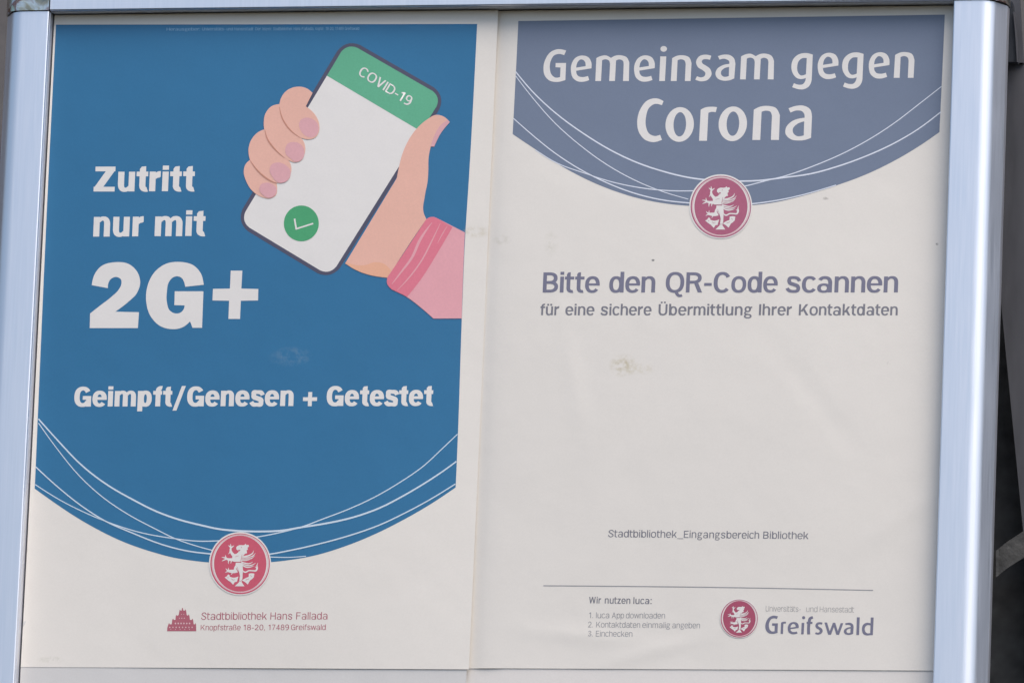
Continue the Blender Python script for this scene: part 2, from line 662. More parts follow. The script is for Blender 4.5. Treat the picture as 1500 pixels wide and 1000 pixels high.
def cap(cx, cy, sx, sy):
    """rounded corner piece: quarter disc outline, domed front"""
    R = .0458
    V, F = [], []
    rings = [(0.0, -.0192), (.55, -.0192), (.66, -.0188), (.78, -.0165), (.88, -.012), (.96, -.004), (1.0, .004), (1.0, .014)]
    na = 14
    for (q, dd) in rings:
        for k in range(na + 1):
            a = math.pi / 2 * k / na
            rr = R * q / (abs(math.cos(a)) ** 5 + abs(math.sin(a)) ** 5) ** .2
            V.append(to_world(cx + sx * rr * math.cos(a), cy + sy * rr * math.sin(a), dd))
    for i in range(len(rings) - 1):
        for k in range(na):
            F.append((i * (na + 1) + k, i * (na + 1) + k + 1, (i + 1) * (na + 1) + k + 1, (i + 1) * (na + 1) + k))
    b0 = len(V)
    V.append(to_world(cx, cy, .014))
    L = (len(rings) - 1) * (na + 1)
    for k in range(na):
        F.append((L + k, L + k + 1, b0))
    col0 = [i * (na + 1) for i in range(len(rings))]
    col1 = [i * (na + 1) + na for i in range(len(rings))]
    F += [tuple(col0 + [b0]), tuple(col1 + [b0])]
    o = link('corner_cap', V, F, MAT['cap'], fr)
    import bmesh
    b_ = bmesh.new()
    b_.from_mesh(o.data)
    bmesh.ops.remove_doubles(b_, verts=b_.verts[:], dist=1e-6)
    bmesh.ops.recalc_face_normals(b_, faces=b_.faces[:])
    b_.to_mesh(o.data)
    b_.free()
    o.data.polygons.foreach_set("use_smooth", [True] * len(o.data.polygons))
    o.data.set_sharp_from_angle(angle=math.radians(40))
    return o


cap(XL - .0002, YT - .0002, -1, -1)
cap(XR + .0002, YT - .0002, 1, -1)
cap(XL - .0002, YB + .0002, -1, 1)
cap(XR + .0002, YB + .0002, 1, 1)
box('back_board', to_world(XL - .003, YB + .003, .0065), to_world(XR + .003, YT - .003, .011), MAT['board'], fr)


def bar_box(name, xa, xb, ya, yb, da, db, mat, parent):
    a, b = to_world(xa, yb, da), to_world(xb, ya, db)
    return box(name, a, b, mat, parent)


bar_box('gasket', XL + .0001, XL + .0012, YT, YB, -.0030, .0062, MAT['gasket'], fr)
bar_box('gasket', XR - .0012, XR - .0001, YT, YB, -.0030, .0062, MAT['gasket'], fr)


# ------------------------------------------------------------------ sheets
def sheet(name, xa, xb, ya, yb, surf, mat, parent, nx=110, ny=150, thick=.00022, slant=0.0):
    V, F = [], []
    for side in (0, thick):
        for j in range(ny + 1):
            for i in range(nx + 1):
                Y = ya + (yb - ya) * j / ny
                X = xa + (xb - xa) * i / nx
                X += slant * (Y - ya) * i / nx
                V.append(to_world(X, Y, surf(X, Y) + side))
    N = (nx + 1) * (ny + 1)
    g = lambda i, j: j * (nx + 1) + i
    for j in range(ny):
        for i in range(nx):
            q = (g(i, j), g(i, j + 1), g(i + 1, j + 1), g(i + 1, j))
            F.append(q)
            F.append(tuple(N + k for k in q[::-1]))
    ring = [g(i, 0) for i in range(nx + 1)] + [g(nx, j) for j in range(1, ny + 1)] + \
           [g(i, ny) for i in range(nx - 1, -1, -1)] + [g(0, j) for j in range(ny - 1, 0, -1)]
    for k in range(len(ring)):
        a, b = ring[k], ring[(k + 1) % len(ring)]
        F.append((a, b, N + b, N + a))
    o = link(name, V, F, mat, parent, smooth=True, sharp=40)
    return o


seam_t, seam_b = unproject(728.5, 60, -.002), unproject(687.5, 978, -.002)
low_l, low_r = unproject(400, 977.5, -.006)[1], unproject(1000, 979, -.003)[1]
SX = seam_t[0]
pl = empty('poster', to_world(XL + .21, low_l, 0))
tag(pl, 'blue poster of a hand holding a phone, lettered 2G+', 'poster')
pr = empty('poster', to_world(XL + .63, low_r, 0))
tag(pr, 'white poster headed by a slate blue band with large pale writing', 'poster')
surfL = lambda X, Y: surf_blue(X, Y)
surfR = lambda X, Y: surf_grey(X, Y)
sheet('sheet', XL + .0012, SX, YT + .0008, low_l, surfL, MAT['paper'], pl, slant=(seam_b[0] - SX) / (seam_b[1] - YT))
sheet('sheet', SX - .012, XR - .0012, YT + .0008, low_r, surfR, MAT['paper'], pr)
flat = lambda z, k: (lambda X, Y: z + .0002 * math.sin(k * X + 7 * Y))
sp_ = unproject(685.5, 985, .003)[0]
tag(sheet('paper_sheet', XL + .0012, sp_, YT + .56, YB - .001, flat(-.0030, 9), MAT['under_grey'], None, 12, 14),
    'plain greyish sheet showing as a strip below the blue poster', 'paper sheet')
tag(sheet('paper_sheet', sp_ - .001, XR - .0012, YT + .56, YB - .001, (lambda X, Y: surf_grey_base(X, .6) + .0008), MAT['under'], None, 12, 14),
    'plain whitish sheet showing as a strip below the poster with the slate band', 'paper sheet')


# ------------------------------------------------------------------ grotesque lettering
def se(cx, cy, rx, ry, a, e=2.3):
    c, s = math.cos(a), math.sin(a)
    return (cx + rx * math.copysign(abs(c) ** (2 / e), c), cy + ry * math.copysign(abs(s) ** (2 / e), s))


def band(cx, cy, rx, ry, wx, wy, a0, a1, k0=1.0, k1=1.0, n=22):
    o_, i_ = [], []
    for j in range(n + 1):
        f_ = j / n
        a = math.radians(a0 + (a1 - a0) * f_)
        k = 1.0
        if f_ < .5:
            k = k0 + (1 - k0) * f_ * 2
        else:
            k = 1 + (k1 - 1) * (f_ * 2 - 1)
        o_.append(se(cx, cy, rx, ry, a))
        i_.append(se(cx, cy, rx - wx * k, ry - wy * k, a))
    return [o_ + i_[::-1]]


def ringg(x0, x1, y0, y1, wx, wy, n=40):
    cx, cy, rx, ry = (x0 + x1) / 2, (y0 + y1) / 2, (x1 - x0) / 2, (y1 - y0) / 2
    return [[se(cx, cy, rx, ry, 2 * math.pi * k / n) for k in range(n)],
            [se(cx, cy, rx - wx, ry - wy, 2 * math.pi * k / n) for k in range(n)]]


def rect(x0, y0, x1, y1):
    return [[(x0, y0), (x1, y0), (x1, y1), (x0, y1)]]


def poly(*p):
    return [list(p)]


def diag(x0, y0, x1, y1, h):
    return poly((x0, y0), (x0 + h, y0), (x1 + h, y1), (x1, y1))


def bowl(x0, x1, y0, y1, w_, t_):
    r_ = min((x1 - x0) * .62, (y1 - y0) * .75)
    cx = x1 - r_
    return [rect(x0, y0, cx + 1, y0 + t_), rect(x0, y1 - t_, cx + 1, y1)] + \
           [band(cx, (y0 + y1) / 2, r_, (y1 - y0) / 2, w_, t_, -90, 90)]


def rib(*p):
    return [ribbon(list(p))]


XH = 79.0


def glyph(ch, w_, hv=1.0):
    """shapes and advance of one character; w_ = stem weight, cap height 100"""
    t = w_ * .80
    X, o = XH, 2.0
    S = []

    def stem(x, y0, y1):
        S.append(rect(x, y0, x + w_, y1))

    def arch(x0, x1, drop=True):
        cx = (x0 + w_ * .5 + x1) / 2
        rx = x1 - cx
        yc = X * .60
        S.append(band(cx, yc, rx, X + o - yc, w_, t, 0, 158, 1, .55))
        S.append(rect(x1 - w_, 0, x1, yc + .5))

    if ch == ' ':
        return [], 30
    if ch in 'nhm':
        stem(0, 0, X if ch != 'h' else 103)
        if ch == 'm':
            M = 103 if w_ > 20 else 100
            arch(0, M / 2 + w_ / 2)
            arch(M / 2 - w_ / 2, M)
            return S, M
        arch(0, 64)
        return S, 64
    if ch in 'uü':
        g, a = glyph('n', w_)
        S = [[[(64 - x, X - y) for x, y in c] for c in sh] for sh in g]
        if ch == 'ü':
            S += [rect(10, 87, 10 + w_, 87 + w_ * .9), rect(54 - w_, 87, 54, 87 + w_ * .9)]
        return S, 64
    if ch == 'r':
        stem(0, 0, X)
        S.append(band(42, X * .5, 42 - w_ * .45, X * .5 + o, w_, t * 1.25, 90, 160, 1, .6))
        return S, 43
    if ch in 'il':
        if ch == 'l':
            stem(0, 0, 103)
        else:
            stem(0, 0, X)
            h = min(max(w_ * .85, 10), 17)
            S.append(rect(0, 103 - h, w_, 103))
        return S, w_
    if ch == 't':
        x = w_ * .5
        S += [poly((x, 20), (x + w_, 20), (x + w_, 101), (x + w_ * .3, 99), (x, 90)), rect(0, X - t, 44, X)]
        S.append(band(x + 27, 24, 27, 26, w_, t, 180, 282))
        return S, 44
    if ch == 'f':
        x = w_ * .5
        S += [rect(x, 0, x + w_, 80), rect(0, X - t, 43, X)]
        S.append(band(x + 28, 77, 28, 27, w_, t, 180, 82))
        return S, 44
    if ch == 'o':
        return [ringg(0, 71, -o, X + o, w_ * .97, t * .97)], 71
    if ch == 'e':
        E_ = 69
        S.append(band(E_ / 2, X / 2, E_ / 2, X / 2 + o, w_, t, -4, 322, 1, .92, 40))
        S.append(rect(w_ * .6, X / 2 - 3.5 - t * .1, E_ - .6, X / 2 - 3.5 + t * .65))
        return S, E_
    if ch == 'c':
        return [band(34, X / 2, 34, X / 2 + o, w_, t, 38, 324, .92, .92, 40)], 62
    if ch in 'dbpq':
        D_ = 68
        g = [ringg(0, D_ - w_ * .25, -o, X + o, w_, t), rect(D_ - w_, *((0, D_, 103) if ch in 'db' else (-25, D_, X)))]
        if ch in 'bp':
            g = [[[(D_ - x, y) for x, y in c] for c in sh] for sh in g]
        return g, D_
    if ch in 'aä':
        A_ = 66
        S.append(rect(A_ - w_, 0, A_, X * .62))
        S.append(band(A_ / 2, X * .58, A_ / 2, X * .42 + o, w_, t, 0, 150, 1, .95))
        S.append(ringg(0, A_ - w_ * .35, -o, X * .565, w_ * .95, t * .78))
        if ch == 'ä':
            S += [rect(10, 87, 10 + w_, 87 + w_ * .9), rect(54 - w_, 87, 54, 87 + w_ * .9)]
        return S, A_ + 2
    if ch == 'g':
        S.append(ringg(3, 56, 28, X + o, w_ * .9, t * .85))
        S.append(ringg(0, 64, -29, 12, w_ * .85, t * .8))
        S.append(rib((14, 33, w_ * .7), (7, 20, w_ * .8), (16, 10, w_ * .8), (34, 8, t)))
        S.append(poly((44, X - 6), (66, X + 2), (66, X - t + 1), (48, X - t - 4)))
        return S, 66
    if ch == 's':
        W_ = 62
        return [rib((W_ - 5, X * .71, w_ * .85), (W_ * .80, X * .865, w_ * .9), (W_ * .50, X + o - t * .5, t), (W_ * .22, X * .885, w_ * .9),
                    (w_ * .5 + 2, X * .745, w_ * .95), (W_ * .24, X * .60, w_), (W_ * .52, X * .50, w_), (W_ * .80, X * .385, w_),
                    (W_ - w_ * .5, X * .25, w_ * .95), (W_ * .80, X * .115, w_ * .9), (W_ * .50, -o + t * .5, t), (W_ * .20, X * .12, w_ * .9),
                    (3, X * .27, w_ * .85))], W_
    if ch == 'S':
        W_ = 72
        return [rib((W_ - 4, 72, w_), (W_ * .74, 100 - t * .6, t), (W_ * .48, 102 - t * .5, t), (w_ * .5 + 2, 75, w_),
                    (W_ * .40, 55, w_), (W_ * .68, 44, w_), (W_ - w_ * .5, 25, w_), (W_ * .52, t * .5 - 2, t),
                    (W_ * .24, t * .6, t), (2, 29, w_))], W_
    if ch in 'vwxkz':
        h = w_ * 1.12
        if ch == 'v':
            return [diag(0, X, 26 - h / 2 + 6, 0, h), diag(64 - h, X, 32 - h / 2, 0, h)], 64
        if ch == 'w':
            h = w_
            q = 23
            return [diag(0, X, q - h / 2, 0, h), diag(2 * q - h / 2 + 2, X, q - h / 2, 0, h), diag(2 * q - h / 2 + 2, X, 3 * q + 4 - h / 2, 0, h),
                    diag(4 * q + 6 - h, X, 3 * q + 4 - h / 2, 0, h)], 98
        if ch == 'x':
            return [diag(0, 0, 62 - h, X, h), diag(0, X, 62 - h, 0, h)], 62
        if ch == 'k':
            return [rect(0, 0, w_, 103), diag(w_ * .6, 26, 62 - h, X, h), diag(24, 44, 66 - h, 0, h)], 66
        return [rect(2, X - t, 56, X), rect(0, 0, 56, t), diag(0, t * .6, 56 - w_ * 1.3, X - t * .6, w_ * 1.3)], 56
    if ch == 'Z':
        return [rect(4, 100 - t, 80, 100), rect(0, 0, 80, t), diag(0, t * .7, 80 - w_ * 1.4, 100 - t * .7, w_ * 1.4)], 80
    if ch in 'GC':
        W_ = 82
        g = [band(W_ / 2, 50, W_ / 2, 52, w_ * 1.08, t * 1.05, 33, 318 if ch == 'C' else 325, .95, .95, 44)]
        if ch == 'G':
            g += [rect(W_ - w_, 0, W_, 54), rect(W_ * .50, 54 - t, W_, 54)]
        return g, W_ if ch == 'G' else W_ - 4
    if ch in 'OQ':
        g = [ringg(0, 88, -o, 102, w_ * 1.05, t)]
        if ch == 'Q':
            g.append(rib((50, 10, w_ * .8), (56, -8, w_ * .85), (68, -17, w_ * .75), (80, -14, w_ * .7)))
        return g, 88
    if ch == 'B':
        return [rect(0, 0, w_, 100)] + bowl(w_ * .5, 68, 50 - t / 2, 100, w_, t) + bowl(w_ * .5, 72, 0, 50 + t / 2, w_, t), 72
    if ch == 'R':
        return [rect(0, 0, w_, 100)] + bowl(w_ * .5, 73, 44, 100, w_, t) + [diag(36, 50, 77 - w_ * 1.12, 0, w_ * 1.15)], 77
    if ch == 'D':
        return [rect(0, 0, w_, 100)] + bowl(w_ * .5, 80, 0, 100, w_ * 1.05, t), 80
    if ch in 'UÜ':
        g = [rect(0, 36, w_, 100), rect(74 - w_, 36, 74, 100), band(37, 37, 37, 39, w_, t, 180, 360)]
        if ch == 'Ü':
            g += [rect(16, 109, 16 + w_ * .9, 109 + w_ * .8), rect(58 - w_ * .9, 109, 58, 109 + w_ * .8)]
        return g, 74
    if ch == 'I':
        return [rect(0, 0, w_ * 1.03, 100)], w_ * 1.03
    if ch in 'EF':
        g = [rect(0, 0, w_, 100), rect(0, 100 - t, 62, 100), rect(0, 52 - t / 2, 56, 52 + t / 2)]
        if ch == 'E':
            g.append(rect(0, 0, 64, t))
        return g, 64
    if ch == 'H':
        return [rect(0, 0, w_, 100), rect(78 - w_, 0, 78, 100), rect(0, 51 - t / 2, 78, 51 + t / 2)], 78
    if ch == 'K':
        return [rect(0, 0, w_, 100), diag(w_ * .6, 33, 78 - w_ * 1.25, 100, w_ * 1.25), diag(30, 56, 82 - w_ * 1.2, 0, w_ * 1.2)], 82
    if ch == 'N':
        return [rect(0, 0, w_, 100), rect(78 - w_, 0, 78, 100), diag(0, 100, 78 - w_ * 1.2, 0, w_ * 1.2)], 78
    if ch == 'A':
        return [diag(0, 0, 41 - w_ * .55, 100, w_ * 1.1), diag(82 - w_ * 1.1, 0, 41 - w_ * .55, 100, w_ * 1.1), rect(18, 26, 64, 26 + t)], 82
    if ch == 'V':
        return [diag(0, 100, 38 - w_ * .55, 0, w_ * 1.1), diag(76 - w_ * 1.1, 100, 38 - w_ * .55, 0, w_ * 1.1)], 76
    if ch == 'W':
        h = w_ * 1.02
        return [diag(0, 100, 28 - h / 2, 0, h), diag(56 - h / 2, 100, 28 - h / 2, 0, h), diag(56 - h / 2, 100, 84 - h / 2, 0, h),
                diag(112 - h, 100, 84 - h / 2, 0, h)], 112
    if ch == 'ß':
        return [rect(0, 0, w_, 76), band(28, 75, 28, 28, w_, t, 180, 0), rib((56 - w_ / 2, 76, w_), (46, 60, w_), (38, 50, w_),
                (52, 36, w_), (60, 20, w_), (46, t * .5, t), (26, t * .5, t))], 66
    if ch == '+':
        return [rect(0, 35 - t / 2, 72, 35 + t / 2), rect(36 - w_ * .42, -1, 36 + w_ * .42, 71)], 72
    if ch == '-':
        return [rect(0, 33, 36, 33 + t)], 36
    if ch == '_':
        return [rect(0, -16, 58, -16 + t * .7)], 58
    if ch == '/':
        return [diag(0, -22, 60 - w_ * .8, 104, w_ * .8)], 60
    if ch in '.,:':
        g = [rect(0, 0, w_ * 1.1, w_ * 1.05)]
        if ch == ',':
            g.append(poly((w_ * .45, 0), (w_ * 1.1, 0), (w_ * .55, -16), (w_ * .1, -16)))
        if ch == ':':
            g.append(rect(0, X - w_ * 1.05, w_ * 1.1, X))
        return g, w_ * 1.1
    if ch == '1':
        return [rect(26, 0, 26 + w_, 100), poly((4, 74), (4, 86), (26, 100), (26 + w_, 100), (26, 80))], 26 + w_ + 10
    if ch == '2':
        return [rib((5, 72, w_), (14, 92, t), (33, 100 - t * .4, t), (60 - w_ * .4, 76, w_), (48, 50, w_), (22, 26, w_), (6, 4, w_)),
                rect(0, 0, 64, t)], 64
    if ch == '3':
        return [rib((5, 78, w_), (30, 100 - t * .5, t), (56, 76, w_), (30, 54, t), (60, 28, w_), (30, t * .5 - 1, t), (4, 24, w_))], 64
    if ch == '4':
        return [rect(40, 0, 40 + w_, 100), rect(0, 22, 66, 22 + t), diag(0, 24, 40, 98, w_ * .9)], 66
    if ch == '7':
        return [rect(2, 100 - t, 62, 100), diag(16, 0, 60 - w_, 100 - t * .5, w_)], 62
    if ch == '8':
        return [ringg(4, 60, 47, 102, w_, t), ringg(0, 64, -2, 56, w_, t)], 64
    if ch == '0':
        return [ringg(0, 66, -2, 102, w_, t)], 66
    if ch == '9':
        return [ringg(0, 62, 38, 102, w_, t), rib((62 - w_ / 2, 72, w_), (58, 30, w_), (40, 6, w_), (12, 2, t))], 64
    return [rect(0, 0, 40, 80)], 40


GAP = {'stem': 11}


def text_tris(words, base, cap_px, w_, lean=.042, gap=13.0):
    """words: [(text, x0, x1)] in picture pixels, base: y(x) of the baseline; returns triangles"""
    VV, FF, off = [], [], 0
    for (txt, x0, x1) in words:
        x = 0.0
        items = []
        for i, ch in enumerate(txt):
            g, a = glyph(ch, w_)
            items.append((ch, x))
            gp = gap
            nxt = txt[i + 1] if i + 1 < len(txt) else ''
            if ch in 'rtfvwk' or nxt in 'tvw':
                gp = gap * .5
            if ch in 'oecbp' or nxt in 'oecdq':
                gp = min(gp, gap * .72)
            x += a + gp
        total = x - gp
        sx = (x1 - x0) / total
        for ch, xo in items:
            key = (ch, w_)
            if key not in CACHE:
                g, a = glyph(ch, w_)
                CACHE[key] = triangulate(g) if g else None
            if CACHE[key] is None:
                continue
            vo, F = CACHE[key]
            h = vo[:, 1] * cap_px / 100
            px = x0 + (xo + vo[:, 0]) * sx + h * lean
            py = base(x0 + xo * sx) - h + 0 * px
            VV.append(np.stack([px, py], 1))
            FF.append(F + off)
            off += len(vo)
    return np.concatenate(VV), np.concatenate(FF)


CACHE = {}


def line_y(xa, ya, xb, yb):
    return lambda x: ya + (yb - ya) * (x - xa) / (xb - xa)


def lettering(name, words, base, cap_px, w_, mat, parent, surf, layer=2, **kw):
    vo, F = text_tris(words, base, cap_px, w_, **kw)
    return print_tris(name, vo, F, MAT[mat], parent, surf, layer)


def c_(s):
    return [outline(s)]


# ================================================================== BLUE POSTER
L_, R_ = surf_blue, surf_grey
A = crop(40, 600, 4.1667)
B = crop(380, 620, 4.547)


def pts_of(tr, s):
    return [tr([[p[:2]]])[0][0] for p in parse(s)]


botL = pts_of(A, "45,480 150,555 300,655 450,740 600,810 750,862 900,902 1000,918 1110,930") + \
       pts_of(B, "75,922 200,908 380,875 560,820 760,740 960,640 1150,530 1307,425")
left_edge = [(82, 36.5), (69, 300), (57.5, 560), (51, 715.2)]
right_edge = [(699, 35.5), (687, 260), (681.5, 345), (676.5, 466), (671.4, 620), (667.6, 713)]
seg = [tuple(p[:2]) for p in spline(botL, False, 4)]
edge_l = [tuple(p[:2]) for p in spline(left_edge, False, 5)]
edge_r = [tuple(p[:2]) for p in spline(right_edge, False, 5)]
field = edge_l[:-1] + seg + edge_r[::-1][1:]
ink('colour_field', [[field]], MAT['blue'], pl, L_, 1, grid=15)


SW = [0]


def swoosh(parts, width, mat, parent, surf, taper=.8):
    pts = []
    for tr, s in parts:
        pts += pts_of(tr, s)
    n = len(pts)
    P = [(x, y, width * (taper + (1 - taper) * math.sin(math.pi * i / (n - 1)))) for i, (x, y) in enumerate(pts)]
    SW[0] += 1
    return ink('curved_line', [[ribbon(P, 4)]], MAT[mat], parent, surf, 2 + .6 * (SW[0] % 4))


swoosh([(A, "68,55 180,180 340,345 500,465 640,545 790,620 930,670 1060,703 1180,728 1250,735"),
        (B, "0,718 150,712 280,690 440,665 620,625 800,562 960,480 1120,385 1240,305 1312,252")], 2.7, 'pale', pl, L_, .7)
swoosh([(A, "68,80 180,235 320,405 470,540 620,640 780,725 910,788 1040,832 1125,855"), (B, "80,888 200,890 310,882")], 1.5, 'pale', pl, L_)
swoosh([(A, "52,348 180,465 330,585 480,680 640,750 820,820 960,857 1110,877"),
        (B, "75,868 200,845 400,800 600,745 800,675 960,600 1120,515 1305,402")], 2.0, 'pale', pl, L_)
swoosh([(A, "48,455 200,550 360,630 520,695 700,750 880,782 1040,800 1170,798"),
        (B, "0,752 150,722 280,688 430,632 600,567 770,488 930,395 1090,285 1220,165 1320,70")], 1.6, 'pale', pl, L_)

# heavy "2G+"
C2 = crop(100, 350, 5)
two = c_("172,338c 190,265 240,200 345,170 440,182 505,240 527,320 500,400 440,460 345,532c 518,536c 510,652c 157,652c 160,545c 230,490 320,420 370,370 390,320 385,295 350,278 310,295 292,330 290,360c")
gee = c_("992,335c 970,250 920,195 820,168 715,182 630,245 580,345 570,450 600,560 670,635 760,660 840,645 892,603c 910,650c 980,650c 990,383c 780,383c 777,484c 852,486c 845,515 820,540 785,545 745,525 722,460 722,390 740,310 770,280 800,273 830,285 850,320 857,350c")
plus = c_("1190,232c 1275,232c 1268,363c 1392,366c 1390,450c 1264,452c 1258,585c 1173,585c 1178,452c 1056,450c 1060,365c 1184,363c")
ink('headline', [C2(two), C2(gee), C2(plus)], MAT['white'], pl, L_, 2.5, grid=12)
lettering('lettering_line', [("Zutritt", 137, 284.4)], line_y(137, 280.6, 284, 280), 36.4, 23.5, 'white', pl, L_, gap=11.5)
lettering('lettering_line', [("nur", 136.4, 209.8), ("mit", 226.3, 300)], line_y(136, 346.6, 300, 345.4), 36.4, 23.5, 'white', pl, L_, gap=11.5)
lettering('lettering_line', [("Geimpft/Genesen", 108.3, 429.6), ("+", 443.4, 464), ("Getestet", 478, 633.8)],
          line_y(108, 595.2, 634, 593.8), 28.6, 24, 'white', pl, L_, gap=8.5)
lettering('imprint_line', [("Herausgeber:", 244, 293), ("Universitäts-", 296, 330), ("und", 332, 341), ("Hansestadt", 343, 371),
                           ("Der", 374, 382), ("Oberbürgermeister,", 384, 397.5), ("Stadtbibliothek", 400, 428), ("Hans", 430, 440),
                           ("Fallada,", 442, 460), ("Knopfstr.", 462, 474), ("18-20,", 477, 489), ("17489", 491, 503), ("Greifswald", 505, 526)],
          line_y(244, 45.2, 526, 44.2), 4.2, 13, 'faint', pl, L_, gap=13)

# the phone picture
def round_poly(P, rad, n=7):
    out = []
    for i in range(len(P)):
        a, b, c = np.array(P[i - 1]), np.array(P[i]), np.array(P[(i + 1) % len(P)])
        u, v = (a - b) / np.linalg.norm(a - b), (c - b) / np.linalg.norm(c - b)
        for k in range(n + 1):
            t = k / n
            p0, p1 = b + u * rad, b + v * rad
            out.append(tuple((1 - t) ** 2 * p0 + 2 * t * (1 - t) * (b + (p0 + p1 - 2 * b) * .12) + t * t * p1))
    return out


def lerp(a, b, t):
    return (a[0] + (b[0] - a[0]) * t, a[1] + (b[1] - a[1]) * t)


def inset(P, dd):
    out = []
    n = len(P)
    cx, cy = np.mean([p[0] for p in P]), np.mean([p[1] for p in P])
    ln = []
    for i in range(n):
        a, b = np.array(P[i]), np.array(P[(i + 1) % n])
        t = (b - a) / np.linalg.norm(b - a)
        nn = np.array([-t[1], t[0]])
        if np.dot(nn, np.array([cx, cy]) - a) < 0:
            nn = -nn
        ln.append((a + nn * dd, t))
    for i in range(n):
        (p, u), (q, v) = ln[i - 1], ln[i]
        M_ = np.array([u, -v]).T
        s = np.linalg.solve(M_, q - p)
        out.append(tuple(p + u * s[0]))
    return out


PH = [(506.5, 54.3), (656.2, 140.1), (485.4, 412.4), (343.1, 326.6)]
scr = inset(PH, 5.6)
ph = ink('phone_picture', [[round_poly(PH, 24)]], MAT['case'], pl, L_, 2, grid=14)
ink('screen', [[round_poly(scr, 17)]], MAT['white'], ph, L_, 3, grid=14)
rp = round_poly(scr, 17)
ha, hb = np.array((480.4, 112.0)), np.array((610, 188.6))
hd = hb - ha
head = []
for i in range(len(rp)):
    p, q = np.array(rp[i]), np.array(rp[(i + 1) % len(rp)])
    sp0 = hd[0] * (p - ha)[1] - hd[1] * (p - ha)[0]
    sq0 = hd[0] * (q - ha)[1] - hd[1] * (q - ha)[0]
    if sp0 <= 0:
        head.append(tuple(p))
    if sp0 * sq0 < 0:
        head.append(tuple(p + (q - p) * sp0 / (sp0 - sq0)))
ink('header_bar', [[head]], MAT['green'], ph, L_, 4, grid=14)
# slanted screen lettering
dirv = np.array([598.4 - 523.8, 155.6 - 109.2])
Ld = np.linalg.norm(dirv)
dirv = dirv / Ld
upv = np.array([dirv[1], -dirv[0]])
adv, its = 0.0, []
for ch in "COVID-19":
    g, a = glyph(ch, 15)
    its.append((g, adv))
    adv += a + 11
sx = Ld / (adv - 11)
shp = []
for g, xo in its:
    for sh in g:
        shp.append([[(523.8 + (xo + x) * sx * dirv[0] + y * .142 * upv[0], 109.2 + (xo + x) * sx * dirv[1] + y * .142 * upv[1]) for x, y in c] for c in sh])
ink('screen_lettering', shp, MAT['white'], ph, L_, 6)
ink('check_badge', [[circle(441.4, 327.2, 25.6, 26.2)]], MAT['deepgreen'], ph, L_, 5, grid=9)
ink('check_mark', [[ribbon([(431.4, 320.4, 2.4, 'c'), (434, 335.6, 2.4, 'c')])], [ribbon([(432.8, 335.6, 2.2, 'c'), (458.8, 327.4, 2.2, 'c')])]], MAT['white'], ph, L_, 6)

# the drawn hand
hand = ink('hand_picture', [c_("626,175 639,168.4 650,171 659,179c 651,186 644,198 636,215c 631,215c 628,230 627.4,250 626.6,264 622.4,287 620.3,310.4 624.5,321c 596,363 567.7,407c 542.5,403 521.5,395.5 505.6,385.8c 581.2,261c 584.6,244 588,230 596,210 610,189")],
           MAT['skin'], pl, L_, 6, grid=14)
fing = [("457.9,136.4c 450,130 433.6,127.4 419,133.7 410.5,147 409.3,158 413.8,174 424.6,190 439,201 451.6,204.4 462.4,201 467.4,192 467,179.6 460.6,167 448,156c", 8),
        ("409.3,152.5c 397.6,156 388.6,167 386.3,181.4 390.4,201 401,217.4 415.6,230 424,235.5 432,238 440,236 446,226 447,215 444,206 438,199c 424.6,188 413.8,172", 7),
        ("389,189c 377.8,194 368,205 364,219 367,236 378,250 394,263 404,267.5 412,268.5 421,262 426.5,252 425.5,240 420,232c 401,216", 6),
        ("368,233c 359,242 357,252 360,264 370,280 384,289 395,291 404,286 406,276 405,268c 394,262 378,249", 5)]
for s, ly in fing:
    ink('finger', [c_(s)], MAT['skin'], hand, L_, ly + 2, grid=12)
for s in ("409.3,157,.6 413.8,174,1.8 424.6,190,2 440,202,.5", "388,190,.5 391,202,1.8 401.6,217.4,2 417,231.5,.5", "366.5,235,.5 378,250.5,1.8 394,263.5,2 406,269,.5"):
    ink('finger_crease', [[stroke(s)]], MAT['skinline'], hand, L_, 11)
nails = ["438,184 440.5,176 448,172.5 459,175 466,183 466.4,193 459,201 448,199.5 441,192",
         "418,218 421,211 430,208 441,212 446,222 443,233 433,237.3 425,232 419,226",
         "395,250 397,242 406,238 418,241.5 425.4,250 424.4,260 418,266.6 408,267.6 399.6,260",
         "380,278 382,270.6 390,267.6 401,271 405.4,278 402,286.6 394,290 385.4,286"]
for s in nails:
    ink('nail', [c_(s)], MAT['nail'], hand, L_, 11)
ink('nail', [c_("631,214.6c 636,215c 644,198 659,179c 655.6,175.6c 645,184 637,197")], MAT['nail'], hand, L_, 7)
ink('palm_shade', [c_("507.5,383.5c 505.6,385.8c 521.5,395.5 542.5,403 567.7,406.2c 573,396c 562,386 548,384 536,388 520,388")], MAT['skinline2'], hand, L_, 7)
slv = ink('sleeve', [c_("641,320c 681,340.5c 678.5,400 676.3,466.3c 635,466.5c 616,450 595,434.4 574,424c 567,415 567.5,406c 596,364 624.5,321c 629.7,318.2 635,317.8")], MAT['sleeve'], hand, L_, 7, grid=14)
ink('cuff', [c_("635,317.9 641,320c 663,332.5c 640,372 616,410 596.5,434.6c 574,424c 567,415 567.5,406c 596,364 624.5,321c 629.7,318.2")], MAT['cuff'], slv, L_, 8, grid=14)
ink('cuff_stripe', [[stroke("632.8,326,.6 616,350,3.6 603,378,3.4 588,398,2.4 574,416,.8")], [stroke("645,327,.5 635,348,1.6 616,384,2 598,408,1.6 582,425,.6")],
                    [stroke("655,331,.4 648,343,1.2 641,356,.4")]], MAT['sleeve'], slv, L_, 9)


